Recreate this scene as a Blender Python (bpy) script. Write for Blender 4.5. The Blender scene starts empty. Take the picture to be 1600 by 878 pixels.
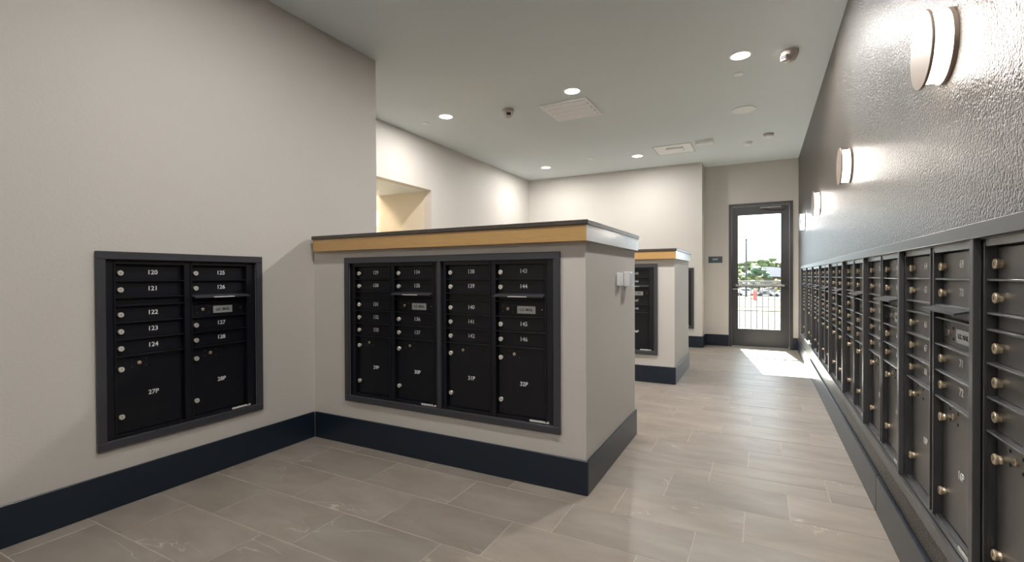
import bpy, bmesh, math, random
from mathutils import Vector, Matrix
random.seed(7)
S = bpy.context.scene
COL = S.collection
PI = math.pi

# ------------------------------------------------------------------ camera
cd = bpy.data.cameras.new('camera'); cam = bpy.data.objects.new('camera', cd); COL.objects.link(cam)
S.camera = cam
cd.sensor_width = 36.0; cd.lens = 742.2/1600*36.0; cd.clip_start = 0.02; cd.clip_end = 800
yaw, pit, rol = .4836, -.0086, -.0041
fw = Vector((-math.sin(yaw)*math.cos(pit), math.cos(yaw)*math.cos(pit), math.sin(pit)))
rt = fw.cross(Vector((0, 0, 1))).normalized(); up = rt.cross(fw)
c_, s_ = math.cos(rol), math.sin(rol)
R_ = c_*rt + s_*up; U_ = -s_*rt + c_*up
M = Matrix((R_, U_, -fw)).transposed().to_4x4(); M.translation = Vector((0, 0, 1.17))
cam.matrix_world = M

# ------------------------------------------------------------------ light and exposure
S.view_settings.view_transform = 'Standard'; S.view_settings.look = 'None'
S.view_settings.gamma = 1; S.view_settings.use_curve_mapping = False
S.view_settings.exposure = 0.66
W = bpy.data.worlds.new('sky'); S.world = W; W.use_nodes = True
wn = W.node_tree; wn.nodes.clear()
wo = wn.nodes.new('ShaderNodeOutputWorld'); wb = wn.nodes.new('ShaderNodeBackground')
wb.inputs['Color'].default_value = (.82, .91, 1.0, 1); wb.inputs['Strength'].default_value = 4.5
wn.links.new(wb.outputs[0], wo.inputs[0])
sd = bpy.data.lights.new('sun', 'SUN'); sd.energy = 110.0; sd.angle = .009; sd.color = (1, .96, .9)
so = bpy.data.objects.new('sun', sd); COL.objects.link(so)
so.rotation_euler = Vector((.172, -1.096, -1)).to_track_quat('-Z', 'Y').to_euler()
so.location = (-2, 20, 18)
WARM = (1.0, .965, .925); SCON = (1.0, .86, .72)
DOWN_W = 17; SCON_W = 9; 
S.cycles.max_bounces = 8; S.cycles.diffuse_bounces = 5; S.cycles.glossy_bounces = 4
S.cycles.transmission_bounces = 6; S.cycles.transparent_max_bounces = 8
S.cycles.sample_clamp_indirect = 6.0
S.cycles.use_denoising = True

# ------------------------------------------------------------------ material helpers
def nmat(name, col, rough=.5, metal=0., spec=.5, coat=0., coat_r=.1):
    m = bpy.data.materials.new(name); m.use_nodes = True
    b = m.node_tree.nodes['Principled BSDF']
    b.inputs['Base Color'].default_value = (*col, 1); b.inputs['Roughness'].default_value = rough
    b.inputs['Metallic'].default_value = metal; b.inputs['Specular IOR Level'].default_value = spec
    b.inputs['Coat Weight'].default_value = coat; b.inputs['Coat Roughness'].default_value = coat_r
    return m, m.node_tree.nodes, m.node_tree.links, b
def mix(n, l, fac, a, b):
    x = n.new('ShaderNodeMix'); x.data_type = 'RGBA'
    for sock, v in ((0, fac), (6, a), (7, b)):
        if hasattr(v, 'links'): l.new(v, x.inputs[sock])
        elif sock == 0: x.inputs[0].default_value = v
        else: x.inputs[sock].default_value = (*v, 1)
    return x.outputs[2]
def noise(n, l, scale, detail=3, rough=.5, vec=None, dist=0):
    t = n.new('ShaderNodeTexNoise'); t.inputs['Scale'].default_value = scale
    t.inputs['Detail'].default_value = detail; t.inputs['Roughness'].default_value = rough
    t.inputs['Distortion'].default_value = dist
    if vec is not None: l.new(vec, t.inputs['Vector'])
    return t.outputs['Fac']
def ramp(n, l, src, stops):
    r = n.new('ShaderNodeValToRGB'); l.new(src, r.inputs[0]); e = r.color_ramp.elements
    while len(e) < len(stops): e.new(.5)
    for i, (p, c) in enumerate(stops):
        e[i].position = p; e[i].color = (*c, 1) if len(c) == 3 else c
    return r.outputs[0]
def bump(n, l, b, h, strength, dist):
    k = n.new('ShaderNodeBump'); k.inputs['Strength'].default_value = strength; k.inputs['Distance'].default_value = dist
    l.new(h, k.inputs['Height']); l.new(k.outputs[0], b.inputs['Normal']); return k
def obj_co(n): return n.new('ShaderNodeTexCoord').outputs['Object']
def geo_co(n): return n.new('ShaderNodeNewGeometry').outputs['Position']

def wall_paint(name, col, rough=.55, amt=.25, scale=170, dist=.002, var=.03):
    m, n, l, b = nmat(name, col, rough, spec=.4)
    p = geo_co(n)
    f = noise(n, l, 1.3, 3, .5, p)
    l.new(mix(n, l, f, tuple(c*(1-var) for c in col), tuple(min(1, c*(1+var)) for c in col)), b.inputs['Base Color'])
    bump(n, l, b, noise(n, l, scale, 3, .55, p), amt, dist)
    return m
MW = wall_paint('warm_grey_wall_paint', (.575, .55, .512), .6, .5, 95)
MC = wall_paint('ceiling_paint', (.74, .80, .825), .75, .25, 70, .002)
# dark glossy orange peel
m, n, l, b = nmat('dark_orange_peel_paint', (.055, .045, .037), .30, spec=.40)
p = geo_co(n); a = noise(n, l, 135, 2, .5, p)
k = ramp(n, l, a, [(.35, (0, 0, 0)), (.62, (1, 1, 1))])
bump(n, l, b, k, .9, .0032)
MD = m
# baseboard navy
m, n, l, b = nmat('navy_baseboard_paint', (.009, .017, .030), .30, spec=.45)
bump(n, l, b, noise(n, l, 60, 2, .5, geo_co(n)), .05, .001); MB_ = m
# tile
m, n, l, b = nmat('veined_stone_tile', (.4, .35, .3), .40, spec=.5)
oi = n.new('ShaderNodeObjectInfo'); co = obj_co(n)
va = n.new('ShaderNodeVectorMath'); va.operation = 'MULTIPLY'; l.new(oi.outputs['Random'], va.inputs[0]); va.inputs[1].default_value = (57, 91, 33)
vb = n.new('ShaderNodeVectorMath'); vb.operation = 'ADD'; l.new(co, vb.inputs[0]); l.new(va.outputs[0], vb.inputs[1])
mp = n.new('ShaderNodeMapping'); mp.inputs['Scale'].default_value = (1.0, 2.6, 1); mp.inputs['Rotation'].default_value = (0, 0, .35)
l.new(vb.outputs[0], mp.inputs['Vector']); v = mp.outputs[0]
c1 = ramp(n, l, noise(n, l, 2.2, 6, .58, v, .25), [(.28, (.235, .203, .172)), (.5, (.292, .257, .222)), (.74, (.350, .314, .276))])
tv = mix(n, l, oi.outputs['Random'], (.93, .93, .94), (1.05, 1.03, 1.01))
mm = n.new('ShaderNodeMix'); mm.data_type = 'RGBA'; mm.blend_type = 'MULTIPLY'; mm.inputs[0].default_value = 1
l.new(c1, mm.inputs[6]); l.new(tv, mm.inputs[7])
# veins: contour lines of distorted noise
vn = noise(n, l, 1.5, 4, .55, v, .5)
ve = ramp(n, l, vn, [(.494, (0, 0, 0)), (.5, (1, 1, 1)), (.506, (0, 0, 0))])
vm = ramp(n, l, noise(n, l, 1.9, 2, .5, v), [(.54, (0, 0, 0)), (.68, (.8, .8, .8))])
mu = n.new('ShaderNodeMath'); mu.operation = 'MULTIPLY'; l.new(ve, mu.inputs[0]); l.new(vm, mu.inputs[1])
l.new(mix(n, l, mu.outputs[0], mm.outputs[2], (.60, .56, .50)), b.inputs['Base Color'])
bump(n, l, b, noise(n, l, 14, 3, .5, v), .06, .001); MT = m
m, n, l, b = nmat('tile_grout', (.42, .37, .31), .85)
b.inputs['Specular IOR Level'].default_value = .1; l.new(mix(n, l, noise(n, l, 80, 3, .5, geo_co(n)), (.42, .375, .32), (.50, .45, .39)), b.inputs['Base Color']); MG = m
# metals
def powder(name, col, rough=.38, sc=420, amt=.35, metal=0., spec=.6):
    m, n, l, b = nmat(name, col, rough, metal, spec)
    p = obj_co(n); f = noise(n, l, sc, 2, .6, p)
    bump(n, l, b, f, amt, .0008)
    return m
MBOX = powder('black_powder_coat', (.005, .0055, .009), .36, 330, .7, spec=.4)
MBOXR = powder('black_speckled_coat_painted_sheen', (.024, .023, .023), .30, 260, .9, spec=1.0)  # black cabinet paint lightened: grazing reflection on the right wall put into base colour
MRIMR = powder('black_rim_coat_painted_sheen', (.022, .022, .025), .32, 260, .6, spec=.9)  # same black rim, raised in colour to imitate its grazing sheen
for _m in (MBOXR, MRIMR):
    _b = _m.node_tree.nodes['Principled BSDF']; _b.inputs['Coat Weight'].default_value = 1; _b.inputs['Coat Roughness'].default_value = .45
MTRIMR = powder('charcoal_trim_coat_painted_sheen', (.075, .074, .076), .34, 260, .2, spec=.6)  # charcoal trim made lighter; the added grey stands in for reflected light
MRIM = powder('black_rim_powder_coat', (.007, .0075, .011), .36, 300, .4, spec=.45)
MTRIM = powder('charcoal_trim_powder_coat', (.045, .046, .054), .36, 260, .15, spec=.5)
m, n, l, b = nmat('nickel_lock', (.72, .69, .63), .32, .35)
l.new(mix(n, l, noise(n, l, 300, 2, .5, obj_co(n)), (.78, .75, .70), (.60, .56, .50)), b.inputs['Base Color']); MN = m
m, n, l, b = nmat('brass_lock', (.74, .52, .27), .30, .7)
l.new(mix(n, l, noise(n, l, 300, 2, .5, obj_co(n)), (.78, .66, .48), (.60, .48, .33)), b.inputs['Base Color']); MBR = m
MHOLE = nmat('black_hole', (.004, .004, .004), .7)[0]
m, n, l, b = nmat('white_number_print', (.80, .80, .80), .5); l.new(mix(n, l, noise(n, l, 200, 1, .5, obj_co(n)), (.74,)*3, (.86,)*3), b.inputs['Base Color']); MNUM = m
m, n, l, b = nmat('silver_label_plate', (.55, .56, .56), .4, .3); l.new(mix(n, l, noise(n, l, 60, 2, .5, obj_co(n)), (.48, .50, .50), (.64, .65, .64)), b.inputs['Base Color']); MPL = m
m, n, l, b = nmat('black_plate_print', (.02, .02, .02), .5); MPR = m
m, n, l, b = nmat('paper_sticker', (.72, .70, .66), .6); l.new(mix(n, l, noise(n, l, 90, 3, .6, obj_co(n)), (.62, .60, .57), (.84, .82, .78)), b.inputs['Base Color']); MST = m
# wood
def wood(name, ca, cb, rough=.3, coat=.4):
    m, n, l, b = nmat(name, ca, rough, coat=coat, coat_r=.12)
    mp = n.new('ShaderNodeMapping'); mp.inputs['Scale'].default_value = (1.2, 1.2, 14); l.new(obj_co(n), mp.inputs['Vector'])
    w = noise(n, l, 5, 7, .62, mp.outputs[0], 1.5)
    l.new(mix(n, l, w, ca, cb), b.inputs['Base Color'])
    bump(n, l, b, w, .12, .001); return m
MWOOD = wood('honey_oak_laminate', (.40, .235, .085), (.56, .35, .14))
MPALE = wood('pale_oak_laminate', (.52, .53, .54), (.80, .80, .80), .25)
m, n, l, b = nmat('dark_stone_cap', (.060, .048, .042), .3)
l.new(mix(n, l, noise(n, l, 40, 5, .6, obj_co(n)), (.035, .03, .027), (.095, .08, .07)), b.inputs['Base Color']); MCAP = m
# fixtures
m, n, l, b = nmat('white_plastic', (.93, .94, .94), .35); bump(n, l, b, noise(n, l, 200, 1, .5, obj_co(n)), .04, .001); MWP = m
m, n, l, b = nmat('grey_detector_plastic', (.40, .36, .33), .5); bump(n, l, b, noise(n, l, 200, 1, .5, obj_co(n)), .04, .001); MGP = m
m, n, l, b = nmat('brown_bronze_disc', (.30, .235, .19), .42, .25); bump(n, l, b, noise(n, l, 300, 1, .5, obj_co(n)), .06, .001); MBZ = m
def emis(name, col, st):
    m = bpy.data.materials.new(name); m.use_nodes = True; n = m.node_tree.nodes; l = m.node_tree.links
    b = n['Principled BSDF']; b.inputs['Base Color'].default_value = (.9, .9, .9, 1)
    b.inputs['Emission Color'].default_value = (*col, 1); b.inputs['Emission Strength'].default_value = st
    return m
MLED = emis('downlight_led_diffuser', (1, .90, .78), 6)
MSCO = emis('sconce_opal_diffuser', (1, .92, .84), 19)
m, n, l, b = nmat('dark_bronze_door_paint', (.050, .050, .054), .36, .25); bump(n, l, b, noise(n, l, 240, 1, .5, obj_co(n)), .06, .001); MDOOR = m
m, n, l, b = nmat('brushed_steel', (.55, .55, .54), .3, 1.0); l.new(ramp(n, l, noise(n, l, 120, 2, .5, obj_co(n)), [(.3, (.25,)*3), (.7, (.38,)*3)]), b.inputs['Roughness']); MSTL = m
m = bpy.data.materials.new('clear_glass'); m.use_nodes = True; n = m.node_tree.nodes; l = m.node_tree.links
n.remove(n['Principled BSDF']); out = n['Material Output']
tr = n.new('ShaderNodeBsdfTransparent'); tr.inputs[0].default_value = (.84, .87, .86, 1); gl = n.new('ShaderNodeBsdfGlossy'); gl.inputs['Roughness'].default_value = .01
fr = n.new('ShaderNodeFresnel'); fr.inputs[0].default_value = 1.45; ms = n.new('ShaderNodeMixShader')
l.new(fr.outputs[0], ms.inputs[0]); l.new(tr.outputs[0], ms.inputs[1]); l.new(gl.outputs[0], ms.inputs[2]); l.new(ms.outputs[0], out.inputs[0]); MGL = m

# ------------------------------------------------------------------ mesh helpers
def add_box(bm, x0, x1, y0, y1, z0, z1, bev=0, seg=1):
    vs = [bm.verts.new(p) for p in ((x0,y0,z0),(x1,y0,z0),(x1,y1,z0),(x0,y1,z0),(x0,y0,z1),(x1,y0,z1),(x1,y1,z1),(x0,y1,z1))]
    fs = [bm.faces.new([vs[i] for i in f]) for f in ((0,3,2,1),(4,5,6,7),(0,1,5,4),(1,2,6,5),(2,3,7,6),(3,0,4,7))]
    if bev:
        es = {e for f in fs for e in f.edges}
        bmesh.ops.bevel(bm, geom=list(es), offset=bev, segments=seg, affect='EDGES', profile=.5)
    return vs
def add_lathe(bm, prof, axis='z', o=(0, 0, 0), n=24, cap0=True, cap1=True):
    rings = []
    for r, h in prof:
        ring = []
        for i in range(n):
            a = 2*PI*i/n; u, w = r*math.cos(a), r*math.sin(a)
            p = {'z': (u, w, h), 'y': (u, h, -w), 'x': (h, u, w)}[axis]
            ring.append(bm.verts.new((p[0]+o[0], p[1]+o[1], p[2]+o[2])))
        rings.append(ring)
    for a, b in zip(rings, rings[1:]):
        for i in range(n): bm.faces.new((a[i], a[(i+1) % n], b[(i+1) % n], b[i]))
    if cap0: bm.faces.new(rings[0][::-1])
    if cap1: bm.faces.new(rings[-1])
def add_tube(bm, pts, r, n=8):
    pts = [Vector(p) for p in pts]; rings = []
    for i, p in enumerate(pts):
        t = (pts[min(i+1, len(pts)-1)] - pts[max(i-1, 0)]).normalized()
        a = t.cross(Vector((0, 0, 1))) if abs(t.z) < .95 else t.cross(Vector((1, 0, 0)))
        a.normalize(); b = t.cross(a)
        rings.append([bm.verts.new(p + r*(math.cos(2*PI*k/n)*a + math.sin(2*PI*k/n)*b)) for k in range(n)])
    for a, b in zip(rings, rings[1:]):
        for k in range(n): bm.faces.new((a[k], a[(k+1) % n], b[(k+1) % n], b[k]))
    bm.faces.new(rings[0][::-1]); bm.faces.new(rings[-1])
def prism(bm, poly, y0, y1, axis='y'):
    # poly in (a,b); axis extrusion
    def P(a, b, t): return {'y': (a, t, b), 'x': (t, a, b), 'z': (a, b, t)}[axis]
    A = [bm.verts.new(P(a, b, y0)) for a, b in poly]; B = [bm.verts.new(P(a, b, y1)) for a, b in poly]
    k = len(poly)
    for i in range(k): bm.faces.new((A[i], A[(i+1) % k], B[(i+1) % k], B[i]))
    bm.faces.new(A[::-1]); bm.faces.new(B)
def me_of(bm, name, mat, smooth=None):
    bmesh.ops.recalc_face_normals(bm, faces=bm.faces[:])
    me = bpy.data.meshes.new(name); bm.to_mesh(me); bm.free()
    if mat: me.materials.append(mat)
    if smooth is not None:
        me.shade_smooth() if smooth >= 180 else (me.shade_smooth(), me.set_sharp_from_angle(angle=math.radians(smooth)))
    return me
def link(name, me, parent=None, loc=(0, 0, 0), rot=(0, 0, 0)):
    o = bpy.data.objects.new(name, me); COL.objects.link(o); o.location = loc; o.rotation_euler = rot
    if parent: o.parent = parent
    return o
def boxes(name, mat, bl, parent=None, bev=0, loc=(0, 0, 0), smooth=None):
    bm = bmesh.new()
    for b in bl: add_box(bm, *b, bev=bev)
    return link(name, me_of(bm, name, mat, smooth), parent, loc)
def tag(o, label, cat, group=None, kind=None):
    o['label'] = label; o['category'] = cat
    if group: o['group'] = group
    if kind: o['kind'] = kind
    return o
def struct(o): o['kind'] = 'structure'; return o
def thing(name, label, cat, loc, rz=0, group=None):
    o = bpy.data.objects.new(name, None); COL.objects.link(o); o.empty_display_size = .05
    o.location = loc; o.rotation_euler = (0, 0, rz); return tag(o, label, cat, group)
_txt = {}
def text_mesh(s, size, mat, ext=.0004, bold=0.0):
    key = (s, size, mat.name)
    if key not in _txt:
        cu = bpy.data.curves.new('t', 'FONT'); cu.body = s; cu.size = size; cu.align_x = 'CENTER'; cu.align_y = 'CENTER'
        cu.extrude = ext; cu.resolution_u = 3; cu.offset = bold
        o = bpy.data.objects.new('t', cu); COL.objects.link(o)
        dg = bpy.context.evaluated_depsgraph_get(); dg.update()
        me = bpy.data.meshes.new_from_object(o.evaluated_get(dg)); me.name = 'text'
        me.materials.clear(); me.materials.append(mat)
        me.transform(Matrix.Rotation(PI/2, 4, 'X'))
        bpy.data.objects.remove(o); _txt[key] = me
    return _txt[key]

# ------------------------------------------------------------------ dimensions
RX, LXW, FX = .515, -2.921, -3.975
DY, BY, EY = 8.71, 8.295, 3.07
BX = -.856
CZ = 3.0228
YB = -2.6            # wall behind the camera
BBH = .186
FZ0, FZ1 = .305, 1.308; T = .04; UZ0, UZ1 = FZ0+T, FZ1-T

# ------------------------------------------------------------------ structure
def hole_wall(name, mat, u0, u1, z0, z1, t0, t1, holes, axis, parent=None):
    """slab spanning u0..u1 by z0..z1, thickness t0..t1; holes are (a,b,c,d) in u,z"""
    bl = []; cur = u0
    for a, b, c, d in sorted(holes):
        if a > cur: bl.append((cur, a, z0, z1))
        if c > z0: bl.append((a, b, z0, c))
        if d < z1: bl.append((a, b, d, z1))
        cur = b
    if cur < u1: bl.append((cur, u1, z0, z1))
    out = [((t0, t1, a, b, c, d) if axis == 'x' else (a, b, t0, t1, c, d)) for a, b, c, d in bl]
    return boxes(name, mat, out, parent)
UW = .774
LF0, LUW = 1.12, .803          # left wall cabinet: frame start, unit width
L0 = LF0 + T
struct(hole_wall('wall_left', MW, YB-.2, EY, 0, CZ, LXW-.22, LXW, [(L0, L0+LUW, UZ0, UZ1)], 'x'))
struct(boxes('wall_left_return', MW, [(FX-.2, LXW-.22, EY-.12, EY, 0, CZ)]))
OY0, OY1, OZ = 4.0, 5.221, 2.353
struct(hole_wall('wall_far_left', MW, EY, BY, 0, CZ, FX-.12, FX, [(OY0, OY1, -.01, OZ)], 'x'))
B0 = -2.575 - 0   # back wall frame inner start
BF1 = -.9845; BF0 = BF1-2*UW-2*T
struct(hole_wall('wall_back', MW, FX-.12, BX, 0, CZ, BY, BY+.3, [(BF0+T, BF1-T, UZ0, UZ1)], 'y'))
struct(boxes('wall_back_return', MW, [(BX-.12, BX, BY+.3, DY+.2, 0, CZ)]))
DX0, DX1, DZ = -.483, .440, 2.359
struct(hole_wall('wall_door_end', MW, BX, RX+.2, 0, CZ, DY, DY+.16, [(DX0+.02, DX1-.02, -.01, DZ-.02)], 'y'))
R0, R1 = .946, .946+9*UW      # right wall cabinets span
struct(hole_wall('wall_right', MD, YB-.2, DY, 0, CZ, RX, RX+.2, [(R0, R1, UZ0, UZ1)], 'x'))
struct(boxes('wall_rear', MW, [(LXW, RX, YB-.2, YB, 0, CZ)]))
struct(boxes('ceiling', MC, [(FX-.2, RX+.2, YB-.2, DY+.2, CZ, CZ+.1)]))
# passage beyond the opening in the far-left wall (its lining is one piece of wall)
PX = FX-2.2
struct(boxes('wall_passage', wall_paint('passage_wall_paint', (.66, .60, .50)), [
    (FX-.95, FX-.12, OY1, OY1+.12, 0, OZ),             # jamb side
    (PX-.1, PX, OY0-1.2, OY1+1.3, 0, OZ+.25), (PX, FX-.12, OY0-1.3, OY0-1.2, 0, OZ+.25), (PX, FX-.95, OY1+1.2, OY1+1.3, 0, OZ+.25)]))
struct(boxes('ceiling_passage', MC, [(FX-.95, FX-.12, OY0-1.2, OY1+.12, OZ, OZ+.08), (PX-.1, FX-.95, OY0-1.3, OY1+1.3, OZ+.25, OZ+.33)]))
struct(boxes('trim_2', wall_paint('passage_soffit_paint', (.66, .60, .50)), [(PX, PX+.35, OY0-1.2, OY1+1.2, 2.05, 2.30)]))

# baseboards
def bb(name, bl): return struct(boxes(name, MB_, bl, bev=.003))
t = .012
bb('baseboard_left', [(LXW, LXW+t, YB, 2.412, 0, BBH)])
bb('baseboard_right', [(RX-.015, RX, YB, 2.9, 0, BBH), (RX-.015, RX, 2.903, 5.9, 0, BBH), (RX-.015, RX, 5.903, DY, 0, BBH)])
bb('baseboard_back', [(FX, BX+t, BY-t, BY, 0, BBH), (BX, BX+t, BY, DY-t, 0, BBH)])
bb('baseboard_door_end', [(BX+t, DX0-.002, DY-t, DY, 0, BBH), (DX1+.002, RX-.015, DY-t, DY, 0, BBH)])
bb('baseboard_far_left', [(FX, FX+t, EY, OY0, 0, BBH), (FX, FX+t, OY1, BY-t, 0, BBH)])

# floor: bed + tiles
floor = struct(boxes('floor', MG, [(PX-.1, RX, YB-.2, DY+.16, -.05, -.0014)]))
regs = [(LXW+.001, RX-.001, YB, EY), (FX+.001, RX-.001, EY, BY), (BX+.001, RX-.001, BY, DY+.05), (PX, FX+.001, OY0-1.2, OY1+1.2)]
PXT, PYT, g = .5862, .3073, .0050
cache = {}
def tile_me(w, h):
    k = (round(w, 3), round(h, 3))
    if k not in cache:
        bm = bmesh.new(); add_box(bm, -w/2, w/2, -h/2, h/2, -.008, 0, bev=.0008)
        cache[k] = me_of(bm, 'tile', MT)
    return cache[k]
isl = [(-2.9, -.83, 2.44, 3.52), (-2.9, -.83, 5.37, 6.43)]
cnt = 0
for rix, (X0, X1, Y0, Y1) in enumerate(regs):
    for k in range(-18, 24):
        y0 = 2.001 + k*PYT; y1 = y0 + PYT
        a, b2 = max(y0, Y0), min(y1, Y1)
        if b2-a < .02: continue
        xs = -.268 + .1954*k
        j0 = math.floor((X0-xs)/PXT); j = j0
        while xs + j*PXT < X1:
            x0, x1 = max(xs+j*PXT, X0), min(xs+(j+1)*PXT, X1); j += 1
            if x1-x0 < .02: continue
            if any(x0 > i[0]-.01 and x1 < i[1] and a > i[2] and b2 < i[3] for i in isl): continue
            if rix == 0 and b2 < -1.0: continue            # behind the camera the photograph shows no tile
            if rix == 3: continue
            o = link('tile', tile_me(x1-x0-g, b2-a-g), floor, ((x0+x1)/2, (a+b2)/2, random.uniform(-.0004, .0004)))
            cnt += 1
print('TILES', cnt)

# ------------------------------------------------------------------ mailbox units
def mk(fn, name, mat, smooth=None):
    bm = bmesh.new(); fn(bm); return me_of(bm, name, mat, smooth)
DW = .316
ZR = [1.245, 1.157, 1.070, 1.028, .940, .852, .764, .362]     # row lines, world z
dRIM, dDOOR = .004, .026
def door_mesh(h, w=DW, mat=None):
    def f(bm):
        add_box(bm, .006, w-.006, 0, .012, .003, h-.003, bev=.0015)
        add_box(bm, w-.016, w-.0135, -.0025, 0, .004, h-.004)          # hinge-side crease
    return mk(f, 'door', mat or MBOX)
def lock_fn(bm):
    add_lathe(bm, [(.0115, 0), (.0115, -.003), (.0108, -.004), (.0108, -.007), (.0135, -.008), (.0140, -.0130), (.0125, -.0150)], 'y', n=16, cap0=False)
def cluster_fn(bm):
    add_lathe(bm, [(.0095, 0), (.009, -.004), (.007, -.005)], 'y', n=14, cap0=False)
def cam_fn(bm): add_box(bm, -.0012, .0012, -.0245, -.022, -.0055, .0055)
ME_LOCK = {k: mk(lock_fn, 'lock', mm_, 40) for k, mm_ in (('n', MN), ('b', MBR))}
ME_KEY = mk(lambda bm: add_box(bm, -.0009, .0009, -.0157, -.0149, -.0042, .0042), 'keyhole', MHOLE)
ME_CL = mk(cluster_fn, 'master_lock', MBR, 40)
ME_CK = mk(lambda bm: add_box(bm, -.001, .001, -.0056, -.0048, -.004, .004), 'keyhole', MHOLE)
def rivets(r):
    def f(bm):
        for sx in (-1, 1):
            for sz in (-1, 1): add_lathe(bm, [(r, 0), (r*.8, -.0012)], 'y', (sx*.033, 0, sz*.017), n=10, cap0=False)
    return f
ME_RV = {'n': mk(rivets(.0028), 'rivets', nmat('dull_rivet_metal', (.22, .22, .23), .4, .8)[0]), 'b': mk(rivets(.0055), 'rivet_holes', MHOLE)}
DOORS = {}
def unit(name, wall, loc, width, numbers, parcels, label, lk, group):
    """local x = viewer's right, local y = into the wall, z up; origin at unit's lower left corner in the wall plane"""
    rz = {'left': PI/2, 'front': 0, 'right': -PI/2}[wall]
    U = thing(name, label, 'mailbox', loc, rz, group)
    z_ = lambda z: z - UZ0
    H = UZ1-UZ0; s = width/UW
    k = (round(width, 3), wall)
    c1, c2 = .045*s, .402*s; dw = DW*s
    if ('body', k) not in DOORS:
        def body(bm):
            w = width
            add_box(bm, .0005, w-.0005, .040, .16, .0005, H-.0005)                   # box block behind the doors
            yb = .0405
            zt, zb = z_(ZR[0]), z_(ZR[-1])
            for x0, x1 in ((.0005, c1), (c1+dw, c2), (c2+dw, w-.0005)):
                add_box(bm, x0, x1, dRIM+.004, yb, .0005, H-.0005)
            for x0, x1 in ((c1-.006, c1), (c1+dw, c1+dw+.006), (c2-.006, c2), (c2+dw, c2+dw+.006)):
                add_box(bm, x0, x1, dRIM-.002, dRIM+.005, zb-.006, zt+.006)
            for x0 in (c1, c2):
                add_box(bm, x0, x0+dw, dRIM, yb, zt, H-.0005)
                add_box(bm, x0, x0+dw, dRIM+.006, yb, .0005, zb)
        _b = body
        def body(bm):
            _b(bm); w = width; y0 = -.0004
            for bx in ((.0003, .004, y0, .012, .0003, H-.0003), (w-.004, w-.0003, y0, .012, .0003, H-.0003), (.004, w-.004, y0, .012, .0003, .004), (.004, w-.004, y0, .012, H-.004, H-.0003)): add_box(bm, *bx)
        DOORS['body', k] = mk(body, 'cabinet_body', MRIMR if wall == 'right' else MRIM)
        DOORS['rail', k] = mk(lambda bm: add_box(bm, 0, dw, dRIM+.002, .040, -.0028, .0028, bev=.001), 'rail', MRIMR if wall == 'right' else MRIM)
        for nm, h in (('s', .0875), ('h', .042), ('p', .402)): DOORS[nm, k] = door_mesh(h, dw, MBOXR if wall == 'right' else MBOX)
        def hood(bm):
            prism(bm, [(-.036, -.016), (-.036, -.010), (.026, .004), (.034, .004), (.034, -.002)], 0, dw+.004, 'x')
        DOORS['hood', k] = mk(hood, 'mail_slot_hood', MTRIM)
        DOORS['hs', k] = mk(lambda bm: add_box(bm, dw*.32, dw*.70, -.0372, -.0361, -.0155, -.0105), 'sticker', MST)
        DOORS['plate', k] = mk(lambda bm: add_box(bm, -.0585, .0585, -.0015, 0, -.0215, .0215, bev=.0005), 'us_mail_plate', MPL)
        DOORS['tagp', k] = mk(lambda bm: add_box(bm, 0, .12, -.0015, 0, 0, .013), 'maker_tag', MST)
    link('cabinet_body', DOORS['body', k], U)
    ni = iter(numbers); pi_ = iter(parcels)
    for ci, cx in enumerate((c1, c2)):
        for r in range(7):
            zt, zb = ZR[r], ZR[r+1]
            out = (ci == 1)
            if r > 0: link('rail', DOORS['rail', k], U, (cx, 0, z_(zt)))
            kind = 'h' if r == 2 else ('p' if r == 6 else 's')
            d = link('slot_panel' if r == 2 else ('outgoing_mail_door' if out and r == 3 else ('parcel_door' if r == 6 else 'door')), DOORS[kind, k], U, (cx, dDOOR, z_(zb)))
            if r == 2:
                if out:
                    hd = link('mail_slot_hood', DOORS['hood', k], U, (cx-.002, .004, z_(zt)+.001))
                    if wall != 'right': link('sticker', DOORS['hs', k], hd)['label'] = 'pale paper sticker on hood edge'
                continue
            h = zt-zb
            if out and r == 3:
                link('master_lock', ME_CL, d, (.070, 0, h/2)); link('keyhole', ME_CK, d, (.070, 0, h/2))
                link('rivets', ME_RV[lk], d, (.070, 0, h/2))['kind'] = 'stuff'
                p = link('us_mail_plate', DOORS['plate', k], d, (.189, 0, h/2-.004)); p['label'] = 'silver plate reading U.S. MAIL'
                link('plate_lettering', text_mesh('U.S. MAIL', .021, MPR, bold=.0004), d, (.189, -.0017, h/2-.004))
                link('rivet', ME_CL, d, (dw-.028, .002, h/2)).scale = (.35, 1, .35)
                continue
            def lock(zz):
                lo = link('lock', ME_LOCK[lk], d, (.027, 0, zz)); link('keyhole', ME_KEY, d, (.027, 0, zz))
            if r == 6:
                lock(h-.066); lock(h-.313)
                link('master_lock', ME_CL, d, (.112, 0, h-.043)); link('keyhole', ME_CK, d, (.112, 0, h-.043))
                link('rivets', ME_RV[lk], d, (.112, 0, h-.043))['kind'] = 'stuff'
                link('number', text_mesh(next(pi_), .034, MNUM, bold=.0005), d, (.172*s, -.0004, h-.213))
            else:
                lock(h*.47)
                link('number', text_mesh(next(ni), .034, MNUM, bold=.0005), d, (.172*s, -.0004, h*.52))
    tg = link('maker_tag', DOORS['tagp', k], U, (width-.155, dRIM+.004, .002)); tg['label'] = 'white strip tag on bottom rail'
    return U

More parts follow.
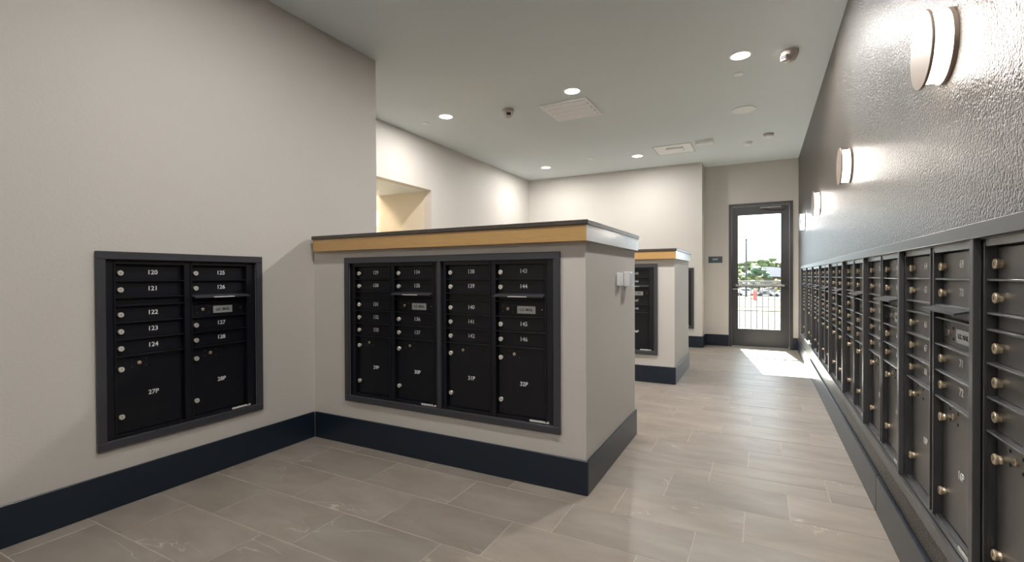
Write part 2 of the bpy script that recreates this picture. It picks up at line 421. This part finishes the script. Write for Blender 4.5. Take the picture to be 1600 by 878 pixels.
def trim_frame(name, wall, a, b, divs, label, group=None):
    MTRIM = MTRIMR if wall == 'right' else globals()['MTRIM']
    """charcoal surround, a..b along local x measured from the origin at (a)"""
    o = thing(name, label, 'frame', *a, group=group)
    Wd = b; P = .016
    def fr(bm):
        add_box(bm, 0, Wd, -P, .001, FZ0, FZ0+T, bev=.002); add_box(bm, 0, Wd, -P, .001, FZ1-T, FZ1, bev=.002)
    def sd_(bm):
        add_box(bm, 0, T, -P, .001, FZ0+T, FZ1-T, bev=.002)
    link('top_rail', mk(lambda bm: add_box(bm, 0, Wd, -P, -.0005, FZ1-T, FZ1, bev=.002), 'top_rail', MTRIM), o, (0, 0, -FZ0))
    link('bottom_rail', mk(lambda bm: add_box(bm, 0, Wd, -P, -.0005, FZ0, FZ0+T, bev=.002), 'bottom_rail', MTRIM), o, (0, 0, -FZ0))
    sm = mk(sd_ if False else (lambda bm: add_box(bm, 0, T, -P, -.0005, FZ0+T, FZ1-T, bev=.002)), 'side_rail', MTRIM)
    link('side_rail', sm, o, (0, 0, -FZ0)); link('side_rail', sm, o, (Wd-T, 0, -FZ0))
    dm = mk(lambda bm: add_box(bm, -.013, .013, -P+.004, .006, UZ0, UZ1, bev=.0015), 'divider_rail', MTRIM)
    for d in divs: link('divider_rail', dm, o, (d, 0, -FZ0))
    return o

# left wall
N = lambda a, b: [str(i) for i in range(a, b+1)]
unit('mailbox_unit', 'left', (LXW, L0, UZ0), LUW, N(120, 128), ['27P', '28P'], 'black mailbox cabinet numbered 120 to 128 set in the left wall', 'n', None)
trim_frame('cabinet_trim_frame', 'left', ((LXW, LF0, FZ0), PI/2), LUW+2*T, [], 'charcoal metal trim frame around the lone mailbox cabinet on the left wall')
# island one
IW = 2.424; F0 = -2.600
unit('mailbox_unit', 'front', (F0+T, IW, UZ0), UW, N(129, 137), ['29P', '30P'], 'left cabinet of the two set side by side in the near half wall', 'n', None)
unit('mailbox_unit', 'front', (F0+T+UW, IW, UZ0), UW, N(138, 146), ['31P', '32P'], 'right cabinet in the near half wall, closest to its aisle corner', 'n', None)
trim_frame('cabinet_trim_frame', 'front', ((F0, IW, FZ0), 0), 2*UW+2*T, [T+UW], 'charcoal trim frame around the two cabinets of the near half wall')
# island two
IW2 = 5.349; G1 = -1.0055; G0 = G1-2*UW-2*T
unit('mailbox_unit', 'front', (G0+T, IW2, UZ0), UW, N(151, 159), ['33P', '34P'], 'left mailbox cabinet of the half wall standing farther back, mostly hidden', 'n', None)
unit('mailbox_unit', 'front', (G0+T+UW, IW2, UZ0), UW, N(160, 168), ['35P', '36P'], 'right mailbox cabinet of the half wall standing farther back, its plate catching light', 'n', None)
trim_frame('cabinet_trim_frame', 'front', ((G0, IW2, FZ0), 0), 2*UW+2*T, [T+UW], 'charcoal trim frame around the cabinets of the farther half wall')
# back wall
for i in range(2):
    unit('mailbox_unit', 'front', (BF0+T+i*UW, BY, UZ0), UW, N(169+9*i, 177+9*i), ['%dP' % (37+2*i), '%dP' % (38+2*i)],
         ['left mailbox cabinet recessed in the back wall behind the half walls', 'right mailbox cabinet recessed in the back wall, seen past the farther half wall'][i], 'n', None)
trim_frame('cabinet_trim_frame', 'front', ((BF0, BY, FZ0), 0), 2*UW+2*T, [T+UW], 'charcoal trim frame seen edge-on in the back wall beside the corner')
# right wall, numbered from the door end towards the camera
ords = ['nearest', 'second', 'third', 'fourth', 'fifth', 'sixth', 'seventh', 'eighth', 'ninth']
for k in range(9):                       # k = 0 is the nearest
    q = 8-k; y_left = R0 + (k+1)*UW
    extra = ', cut off by the picture edge' if k == 0 else (', with its mail plate in view' if k == 1 else (', last one beside the glass door' if k == 8 else ', counted from the near end'))
    unit('mailbox_unit', 'right', (RX, y_left, UZ0), UW, N(1+9*q, 9+9*q), ['%dP' % (1+2*q), '%dP' % (2+2*q)],
         '%s mailbox cabinet in the dark right wall%s' % (ords[k], extra), 'b', 'mailbox cabinets along the dark right wall')
trim_frame('cabinet_trim_frame', 'right', ((RX, R1+T, FZ0), -PI/2), 9*UW+2*T, [T+UW*i for i in range(1, 9)], 'long charcoal trim frame around the row of cabinets on the dark wall')

# ------------------------------------------------------------------ half walls
def half_wall(y0, y1, label, mf0, capx0, name='half_wall'):
    o = thing(name, label, 'half wall', (LXW+.001, y0, 0))
    X1 = -.829; L = (LXW+.001, y0, 0)
    Z = 1.37
    h0, h1 = mf0+T, mf0+T+2*UW
    def rel(b): return (b[0]-L[0], b[1]-L[0], b[2]-y0, b[3]-y0, b[4], b[5])
    bl = [(L[0], h0, y0, y1, 0, Z), (h1, X1, y0, y1, 0, Z), (h0, h1, y0, y1, 0, UZ0), (h0, h1, y0, y1, UZ1, Z), (h0, h1, y0+.17, y1, UZ0, UZ1)]
    boxes('wall_body', MW, [rel(b) for b in bl], o)
    boxes('baseboard_front', MB_, [rel((L[0]+.012, X1+t, y0-t, y0, 0, BBH))], o, bev=.003)
    boxes('baseboard_side', MB_, [rel((X1, X1+t, y0, y1+t, 0, BBH))], o, bev=.003)
    cx = -.802
    boxes('fascia_front', MWOOD, [rel((capx0+.008, cx-.006, y0-.046, y0-.004+.004, 1.358, 1.444))], o, bev=.0015)
    f = boxes('fascia_side', MPALE, [rel((X1, cx-.004, y0-.0459, y1+.010, 1.3581, 1.444))], o, bev=.0015)
    f['label'] = 'pale wood-grain board on the aisle end'
    boxes('cap_underlay', MWOOD, [rel((capx0+.02, X1, y0, y1+.01, 1.3702, 1.444))], o)
    boxes('cap_top', MCAP, [rel((capx0, cx+.003, y0-.054, y1+.018, 1.444, 1.469))], o, bev=.003)
    return o
half_wall(IW, 3.528, 'near half wall with dark cap and honey wood band, holding cabinets 129 to 146', F0, -2.885)
half_wall(IW2, 6.445, 'farther half wall with dark cap, behind the near one beside the aisle', G0, -2.885)

# wall switches on the near half wall's end
def swbox(label, cat, y, z, w, h, dep, mfront, nm):
    o = thing(nm, label, cat, (-.829, y, z))
    boxes('housing', MWP, [(0, dep, -w/2, w/2, -h/2, h/2)], o, bev=.003)
    boxes('front_panel', mfront, [(dep, dep+.002, -w/2+.012, w/2-.012, -h/2+.014, h/2-.010)], o, bev=.0008)
    return o
swbox('smaller white switch box on the near half wall end', 'switch', 3.075, 1.152, .075, .085, .022, MWP, 'wall_switch')
swbox('larger white control box with bluish screen on the half wall end', 'thermostat', 3.25, 1.152, .085, .100, .042,
      nmat('pale_blue_screen', (.45, .55, .66), .2)[0], 'wall_thermostat')

# ------------------------------------------------------------------ door
def frame_profile(name, x0, x1, z1, y0, y1, w, mat):
    return boxes(name, mat, [(x0, x0+w, y0, y1, 0, z1), (x1-w, x1, y0, y1, 0, z1), (x0+w, x1-w, y0, y1, z1-w, z1)], bev=.003)
struct(frame_profile('trim_1', DX0, DX1, DZ, DY-.012, DY+.13, .045, MDOOR))
gx0, gx1, gz0, gz1 = -.357, .286, .287, 2.18
lx0, lx1 = DX0+.047, DX1-.047
door = boxes('door_1', MDOOR, [(lx0, gx0, DY+.03, DY+.075, .012, DZ-.05), (gx1, lx1, DY+.03, DY+.075, .012, DZ-.05),
     (gx0, gx1, DY+.03, DY+.075, .012, gz0), (gx0, gx1, DY+.03, DY+.075, gz1, DZ-.05)])
struct(door)
boxes('glass_pane', MGL, [(gx0, gx1, DY+.050, DY+.056, gz0, gz1)], door)
boxes('glazing_bead', MDOOR, [(gx0, gx0+.012, DY+.022, DY+.034, gz0, gz1), (gx1-.012, gx1, DY+.022, DY+.034, gz0, gz1), (gx0, gx1, DY+.022, DY+.034, gz0, gz0+.012), (gx0, gx1, DY+.022, DY+.034, gz1-.012, gz1)], door)
pb = boxes('push_bar', MSTL, [(lx0+.012, lx1-.02, DY-.04, DY-.012, .998, 1.032)], door, bev=.006)
boxes('bar_bracket', MDOOR, [(lx0+.01, lx0+.06, DY-.045, DY+.032, .985, 1.045), (lx1-.07, lx1-.02, DY-.045, DY+.032, .985, 1.045)], pb, bev=.006)
boxes('bar_housing', MDOOR, [(lx0+.05, lx1-.06, DY-.014, DY+.02, .985, 1.045)], pb, bev=.003)
bm = bmesh.new(); add_tube(bm, [(lx0+.02, DY-.02, .955), (lx0+.02, DY-.05, .955), (lx0+.09, DY-.05, .955)], .009)
link('lever_handle', me_of(bm, 'lever_handle', MSTL, 40), door)
cl = boxes('door_closer', MDOOR, [(.09, .33, DY-.03, DY+.03, 2.235, 2.285)], door, bev=.006)
bm = bmesh.new(); add_tube(bm, [(.28, DY-.035, 2.272), (.10, DY-.075, 2.268), (-.02, DY-.02, 2.272)], .011); link('closer_arm', me_of(bm, 'closer_arm', MSTL, 40), cl)
struct(boxes('trim_3', nmat('aluminium_threshold', (.5, .5, .5), .4, .9)[0], [(DX0, DX1, DY-.01, DY+.16, .0008, .010)], bev=.002))
sg = thing('exit_sign_plaque', 'small dark plaque reading EXIT beside the glass door', 'sign', (-.689, DY, 1.447))
boxes('plaque', nmat('slate_blue_plaque', (.045, .075, .10), .4)[0], [(-.109, .109, -.008, 0, -.054, .054)], sg, bev=.002)
link('plaque_lettering', text_mesh('EXIT', .042, MNUM), sg, (0, -.0085, .004))

# ------------------------------------------------------------------ sconces
bmr = bmesh.new(); add_lathe(bmr, [(.112, 0), (.112, -.012)], 'x', n=48); ME_SB = me_of(bmr, 'back_plate', MBZ, 40)
bmr = bmesh.new(); add_lathe(bmr, [(.104, -.012), (.104, -.056)], 'x', n=48); ME_SD = me_of(bmr, 'diffuser', MSCO, 40)
bmr = bmesh.new(); add_lathe(bmr, [(.119, -.056), (.120, -.058), (.120, -.062), (.118, -.064)], 'x', n=64); ME_SF = me_of(bmr, 'front_disc', MBZ, 30)
for i, y in enumerate((1.965, 3.785, 5.605, 7.425)):
    o = thing('wall_sconce', ['nearest round disc sconce on the dark wall, showing its bronze face', 'second disc sconce on the dark wall, seen almost edge-on',
        'third disc sconce from the camera on the dark wall', 'farthest disc sconce on the dark wall near the glass door'][i], 'wall lamp', (RX, y, 1.888), 0, 'disc sconces on the dark wall')
    link('back_plate', ME_SB, o); link('diffuser', ME_SD, o); link('front_disc', ME_SF, o)

# ------------------------------------------------------------------ ceiling fixtures
def ring(r0, r1, h):
    bm = bmesh.new(); add_lathe(bm, [(r1, 0), (r1, -h*.5), (r0, -h), (r0, 0)], 'z', n=40, cap0=False, cap1=False); return bm
ME_DR = me_of(ring(.074, .088, .006), 'trim_ring', MWP, 40)
bmr = bmesh.new(); add_lathe(bmr, [(.074, 0), (.074, -.003), (.05, -.0045)], 'z', n=40); ME_DL = me_of(bmr, 'lens', MLED, 40)
DL = [(-3.22, 4.51, 'leftmost recessed ceiling light above the near half wall'), (-1.672, 4.49, 'recessed ceiling light just in front of the ceiling grille'),
      (-.157, 4.443, 'large-looking recessed ceiling light over the aisle by the dark wall'), (-3.235, 7.41, 'farthest left recessed ceiling light near the back wall'),
      (-1.69, 7.38, 'recessed ceiling light between back wall and access hatch'),
      (-1.672, 1.55, 'recessed ceiling light above the open floor before the near half wall'), (-.157, 1.50, 'recessed ceiling light over the aisle beside the nearest sconce'),
      (-1.672, -1.3, 'recessed ceiling light at the rear, left of the aisle'), (-.157, -1.3, 'recessed ceiling light at the rear of the aisle')]
for x, y, lb in DL:
    o = thing('recessed_light', lb, 'ceiling light', (x, y, CZ), 0, 'recessed ceiling lights')
    link('trim_ring', ME_DR, o); link('lens', ME_DL, o)
    ld = bpy.data.lights.new('downlight_beam', 'AREA'); ld.shape = 'DISK'; ld.size = .13; ld.energy = DOWN_W*((2.3 if x > -1 else 1.05) if y > 2 else (1.15 if x > -1 else .72)); ld.color = WARM; ld.spread = math.radians(180)
    lo = bpy.data.objects.new('downlight_beam', ld); COL.objects.link(lo); lo.location = (0, 0, -.008); lo.parent = o
# grille
o = thing('ceiling_grille', 'square white air grille with four wide louvres in the ceiling', 'vent', (-2.134, 4.71, CZ))
boxes('grille_frame', MWP, [(0, .535, 0, .03, -.012, 0), (0, .535, .535, .565, -.012, 0), (0, .03, .03, .535, -.012, 0), (.505, .535, .03, .535, -.012, 0)], o, bev=.002)
boxes('grille_backing', MHOLE, [(.03, .505, .03, .535, -.0015, -.0005)], o)
bm = bmesh.new(); prism(bm, [(0, -.012), (.02, -.004), (.098, -.016), (.100, -.020), (.018, -.008)], .031, .504, 'x'); lv = me_of(bm, 'louvre', MWP)
for i in range(4): link('louvre', lv, o, (0, .034+i*.125, 0))
# hatch
o = thing('access_hatch', 'square white access panel outlined in the ceiling near the back', 'hatch', (-1.39, 6.99, CZ))
boxes('hatch_panel', MWP, [(.006, .514, .006, .514, -.004, 0)], o, bev=.001)
boxes('hatch_rim', nmat('hatch_shadow_joint', (.30, .30, .30), .7)[0], [(0, .52, 0, .005, -.005, 0), (0, .52, .515, .52, -.005, 0), (0, .005, .005, .515, -.005, 0), (.515, .52, .005, .515, -.005, 0)], o)
boxes('hatch_sensor', MWP, [(.16, .40, .16, .33, -.024, -.004)], o, bev=.004)
o = tag(boxes('ceiling_box', MWP, [(-.80, -.575, 6.94, 7.10, CZ-.045, CZ)], bev=.004), 'small white rectangular box on the ceiling beside the access panel', 'alarm box')
# speaker plate, small plate, sprinklers
def disc(name, label, cat, x, y, prof, mat, group=None):
    bm = bmesh.new(); add_lathe(bm, prof, 'z', n=40, cap0=False); return tag(link(name, me_of(bm, name, mat, 35), None, (x, y, CZ)), label, cat, group)
disc('ceiling_speaker', 'large flat white disc on the ceiling over the aisle', 'speaker', -.176, 5.90, [(.127, 0), (.127, -.010), (.118, -.014), (.06, -.016)], MWP)
disc('ceiling_cover_plate', 'small white disc on the ceiling beside the aisle light', 'cover plate', -.187, 4.85, [(.042, 0), (.042, -.005), (.036, -.008)], MWP)
disc('sprinkler_cover', 'small pale sprinkler cover left of the leftmost ceiling light', 'sprinkler', -3.57, 4.584, [(.040, 0), (.040, -.006), (.034, -.009)], MWP)
disc('sprinkler_cover', 'tiny sprinkler cover on the ceiling left of the access panel', 'sprinkler', -2.374, 7.163, [(.040, 0), (.040, -.006), (.034, -.009)], MWP)
def detector(name, label, x, y, s, mat, rz, cat='detector'):
    o = thing(name, label, cat, (x, y, CZ), rz)
    bm = bmesh.new(); add_lathe(bm, [(.062*s, 0), (.062*s, -.018*s), (.055*s, -.045*s), (.040*s, -.072*s), (.020*s, -.084*s)], 'z', n=32, cap0=False); link('base', me_of(bm, 'base', mat, 40), o)
    boxes('sensor_head', mat, [(-.028*s, .028*s, -.075*s, -.030*s, -.085*s, -.042*s)], o, bev=.004)
    boxes('sensor_window', MHOLE, [(-.022*s, .022*s, -.0775*s, -.0745*s, -.080*s, -.050*s)], o)
    return o
detector('motion_sensor', 'grey ceiling sensor left of the ceiling grille', -2.49, 4.66, 1.05, MGP, .6)
detector('motion_sensor', 'grey ceiling sensor next to the dark wall over the aisle', .206, 4.55, 1.05, MGP, -.7)
def smoke(label, x, y, mat):
    o = thing('smoke_detector', label, 'smoke detector', (x, y, CZ))
    bm = bmesh.new(); add_lathe(bm, [(.062, 0), (.062, -.016), (.055, -.022)], 'z', n=32, cap0=False); link('base', me_of(bm, 'base', mat, 40), o)
    bm = bmesh.new(); add_lathe(bm, [(.046, -.022), (.046, -.036), (.030, -.046), (.012, -.048)], 'z', n=32, cap0=False); link('chamber', me_of(bm, 'chamber', MWP, 40), o)
smoke('white smoke detector over the aisle, left one of the far pair', -.172, 7.357, MWP)
smoke('smoke detector with grey base, right one of the far pair', .082, 7.06, MGP)
# passage lamp
o = thing('passage_ceiling_light', 'warm ceiling light in the passage beyond the far-left opening', 'ceiling light', (-4.9, 4.3, OZ+.25))
link('trim_ring', ME_DR, o); link('lens', ME_DL, o)
ld = bpy.data.lights.new('passage_beam', 'AREA'); ld.shape = 'DISK'; ld.size = .13; ld.energy = 15; ld.color = (1, .80, .56)
lo = bpy.data.objects.new('passage_beam', ld); COL.objects.link(lo); lo.location = (-.25, 0, -.008); lo.parent = o

# ------------------------------------------------------------------ outside
def gmat(name, a, b, sc, rough=.9):
    m, n, l, bb_ = nmat(name, a, rough, spec=.05); l.new(mix(n, l, noise(n, l, sc, 5, .6, geo_co(n)), a, b), bb_.inputs['Base Color']); return m
MCON = gmat('pale_concrete', (.06, .058, .055), (.08, .078, .075), .6); MASP = gmat('pale_asphalt', (.022, .022, .022), (.029, .028, .027), .3)
MGRS = gmat('dry_grass', (.05, .048, .02), (.07, .065, .03), .8)
struct(boxes('balcony_slab', MCON, [(-3, 3, DY+.16, 10.75, -.25, -.02)]))
struct(boxes('ground_outside', MASP, [(-160, 160, 12, 420, -3.2, -2.8)]))
struct(boxes('verge_outside', MGRS, [(-60, 60, 60, 66.5, -2.8, -2.72)]))
struct(boxes('kerb_outside', gmat('dark_kerb', (.10, .10, .09), (.16, .15, .14), 2), [(-60, 60, 66.5, 67.3, -2.8, -2.62)]))
struct(boxes('verge_outside', MGRS, [(-60, 60, 92, 98, -2.8, -2.72)]))
MIR = nmat('black_iron', (.03, .03, .032), .5)[0]
rl = thing('railing', 'black iron railing with upright pickets outside the glass door', 'railing', (-1.6, 10.6, -.02))
bm = bmesh.new(); add_box(bm, -.008, .008, -.008, .008, .08, 1.06); pk = me_of(bm, 'picket', MIR)
for i in range(34): link('picket', pk, rl, (-.036+i*.1035, 0, 0))
boxes('top_rail', MIR, [(-.1, 3.5, -.018, .018, 1.06, 1.095)], rl); boxes('bottom_rail', MIR, [(-.1, 3.5, -.012, .012, .06, .085)], rl)
for x in (-.1, 3.46): boxes('post', MIR, [(x, x+.04, -.02, .02, 0, 1.06)], rl)
# lamp post
lp = thing('lamp_post', 'tall thin lamp post rising beyond the railing', 'lamp post', (-2.55, 100, -2.8))
bm = bmesh.new(); add_lathe(bm, [(.19, 0), (.125, 10.9)], 'z', n=10); link('pole', me_of(bm, 'pole', MIR, 40), lp)
boxes('lamp_head', MIR, [(-1.15, -.1, -.15, .15, 10.82, 10.93), (-.16, .2, -.16, .16, 10.72, 10.98)], lp)
# trees
def leafm(name, a, b):
    m, n, l, bb_ = nmat(name, a, .8); p = geo_co(n)
    l.new(ramp(n, l, noise(n, l, 1.4, 5, .7, p), [(.3, a), (.7, b)]), bb_.inputs['Base Color']); bump(n, l, bb_, noise(n, l, 3, 4, .7, p), .8, .4); return m
LM = [leafm('yellow_green_leaves', (.09, .115, .03), (.20, .21, .07)), leafm('dark_green_leaves', (.03, .065, .035), (.07, .12, .065)), leafm('golden_leaves', (.17, .14, .045), (.29, .24, .09)), leafm('mid_green_leaves', (.06, .085, .03), (.13, .16, .065))]
MBK = gmat('bark', (.10, .075, .05), (.16, .12, .09), 3)
def tree(label, x, y, h, w, mi, seed, name='tree'):
    rnd = random.Random(seed); o = thing(name, label, 'tree', (x, y, -2.8), 0, 'trees beyond the parking area')
    bm = bmesh.new(); add_lathe(bm, [(.22, 0), (.12, h*.6)], 'z', n=8); link('trunk', me_of(bm, 'trunk', MBK, 60), o)
    bm = bmesh.new()
    for i in range(26):
        a = rnd.uniform(0, 2*PI); rr = rnd.uniform(0, 1)**.6; z = rnd.uniform(.28, 1)
        prof = math.sin(min(1, (1.05-z)/.75)*PI*.62+.25)
        r = w/2*rr*prof; s = rnd.uniform(.16, .27)*w*.6
        mtx = Matrix.Translation((r*math.cos(a), r*math.sin(a), h*z-s*.6)) @ Matrix.Diagonal((s, s, s*.8, 1))
        vs = bmesh.ops.create_icosphere(bm, subdivisions=2, radius=1, matrix=mtx)['verts']
        c = Vector(mtx.translation)
        for v in vs: v.co = c + (v.co-c)*rnd.uniform(.85, 1.12)
    link('crown', me_of(bm, 'crown', LM[mi]), o)
TR = [(-5.9, 120, 7.0, 4.6, 0, 'yellow-green tree at the left edge of the door glass'), (-3.4, 138, 8.2, 5.4, 3, 'mid green tree behind the lamp post'),
      (-1.9, 125, 7.0, 4, 0, 'yellow-green tree just right of the lamp post'), (-.55, 112, 6.3, 4.6, 1, 'dark green tree in the middle of the door glass'),
      (-.5, 152, 9.3, 8, 3, 'tall tree behind the dark green one'), (2.2, 160, 9.6, 7, 3, 'tall tree above the pale roof'), (5.4, 118, 6.6, 2.6, 2, 'golden tree at the right edge of the door glass'),
      (9.5, 134, 8.0, 6, 0, 'yellow-green tree right of the golden one'), (-11.5, 137, 8.5, 7, 3, 'mid green tree left of the door view'), (3.2, 114, 3.4, 2.4, 2, 'low golden shrub tree before the pale house'),
      (-14.5, 156, 9.5, 10, 0, 'wide yellow-green tree far left outside'), (11.5, 150, 9.0, 11, 3, 'wide mid green tree far right outside')]
TR += [(-8, 186, 9.4, 6.4, 3, 'distant tree leftmost in the far row beyond the lot'), (-1.5, 188, 9.9, 5.6, 0, 'distant yellow-green tree in the far row, left of centre'), (4.4, 187, 9.0, 5.4, 3, 'distant tree in the far row, right of centre'), (10.5, 186, 9.6, 6, 0, 'distant tree in the far row, right of the door view'), (17.5, 190, 9.2, 7, 3, 'distant mid green tree well to the right outside'), (25, 192, 9.8, 7, 0, 'distant yellow-green tree far to the right outside'), (-16, 192, 9.4, 7, 0, 'distant yellow-green tree far to the left outside')]
for i, (x, y, h, w, mi, lb) in enumerate(TR): tree(lb, x, y, h, w, mi, 30+i)
# house
hs = thing('house', 'low house with a broad pale roof beyond the trees', 'house', (2.1, 126, -2.8))
boxes('house_walls', gmat('tan_stucco', (.08, .065, .05), (.10, .08, .06), 1), [(-1.6, 2.2, 0, 6, 0, 4.0)], hs)
bm = bmesh.new(); prism(bm, [(-2.2, 3.9), (-1.2, 6.1), (1.6, 5.9), (2.8, 3.7)], -.5, 6.5, 'y'); link('roof', me_of(bm, 'roof', gmat('pale_roof', (.30, .28, .31), (.36, .34, .37), 1)), hs)
# cars
def cmat(n_, c): return nmat(n_, c, .25, coat=.6)[0]
MTY = nmat('tyre', (.02, .02, .02), .8)[0]; MWG = nmat('car_glass', (.03, .035, .04), .1)[0]
def car(label, x, y, mat, rz, s=1):
    o = thing('car', label, 'car', (x, y, -2.8), rz, 'parked cars beyond the railing'); o.scale = (s, s, s)
    bm = bmesh.new(); prism(bm, [(-2.2, .35), (-2.25, .75), (-1.5, .92), (-.8, 1.38), (.7, 1.42), (1.5, .95), (2.2, .85), (2.25, .4)], -.85, .85, 'y')
    bmesh.ops.bevel(bm, geom=bm.edges[:], offset=.05, segments=1, affect='EDGES'); link('body', me_of(bm, 'body', mat, 30), o)
    bm = bmesh.new(); prism(bm, [(-1.3, .93), (-.72, 1.31), (.62, 1.34), (1.25, .96)], -.87, .87, 'y'); link('windows', me_of(bm, 'windows', MWG), o)
    for wx in (-1.35, 1.35):
        for wy in (-.8, .8):
            bm = bmesh.new(); add_lathe(bm, [(.33, -.1), (.33, .1)], 'y', (wx, wy, .33), n=16); link('wheel', me_of(bm, 'wheel', MTY, 40), o)
MWC = cmat('white_car_paint', (.75, .75, .76)); MGC = cmat('grey_car_paint', (.16, .15, .16)); MDC = cmat('dark_car_paint', (.06, .05, .06))
car('dark car parked alone right of the red post', .78, 106, MDC, .25, .75)
car('white car parked below the lamp post', -3.0, 109, MWC, .1, 1.0)
car('white car parked at the left edge of the door glass', -5.2, 107, MWC, -.1, 1.0)
car('grey car in the back row under the pale roof', 1.9, 120, MGC, .05)
car('white car parked at the right edge of the door glass', 3.9, 104, MWC, -.15, .9)
hy = thing('hydrant_post', 'red upright post standing beyond the railing', 'post', (-.98, 88, -2.8))
MRED = cmat('red_paint', (.50, .10, .07))
bm = bmesh.new(); add_lathe(bm, [(.38, 0), (.38, .12), (.26, .16), (.26, 1.3), (.34, 1.34), (.34, 1.45), (.22, 1.75), (.08, 1.9)], 'z', n=16); link('barrel', me_of(bm, 'barrel', MRED, 40), hy)
bm = bmesh.new(); add_lathe(bm, [(.13, -.5), (.13, .5)], 'x', (0, 0, 1.0), n=12); link('side_outlets', me_of(bm, 'side_outlets', MRED, 40), hy)
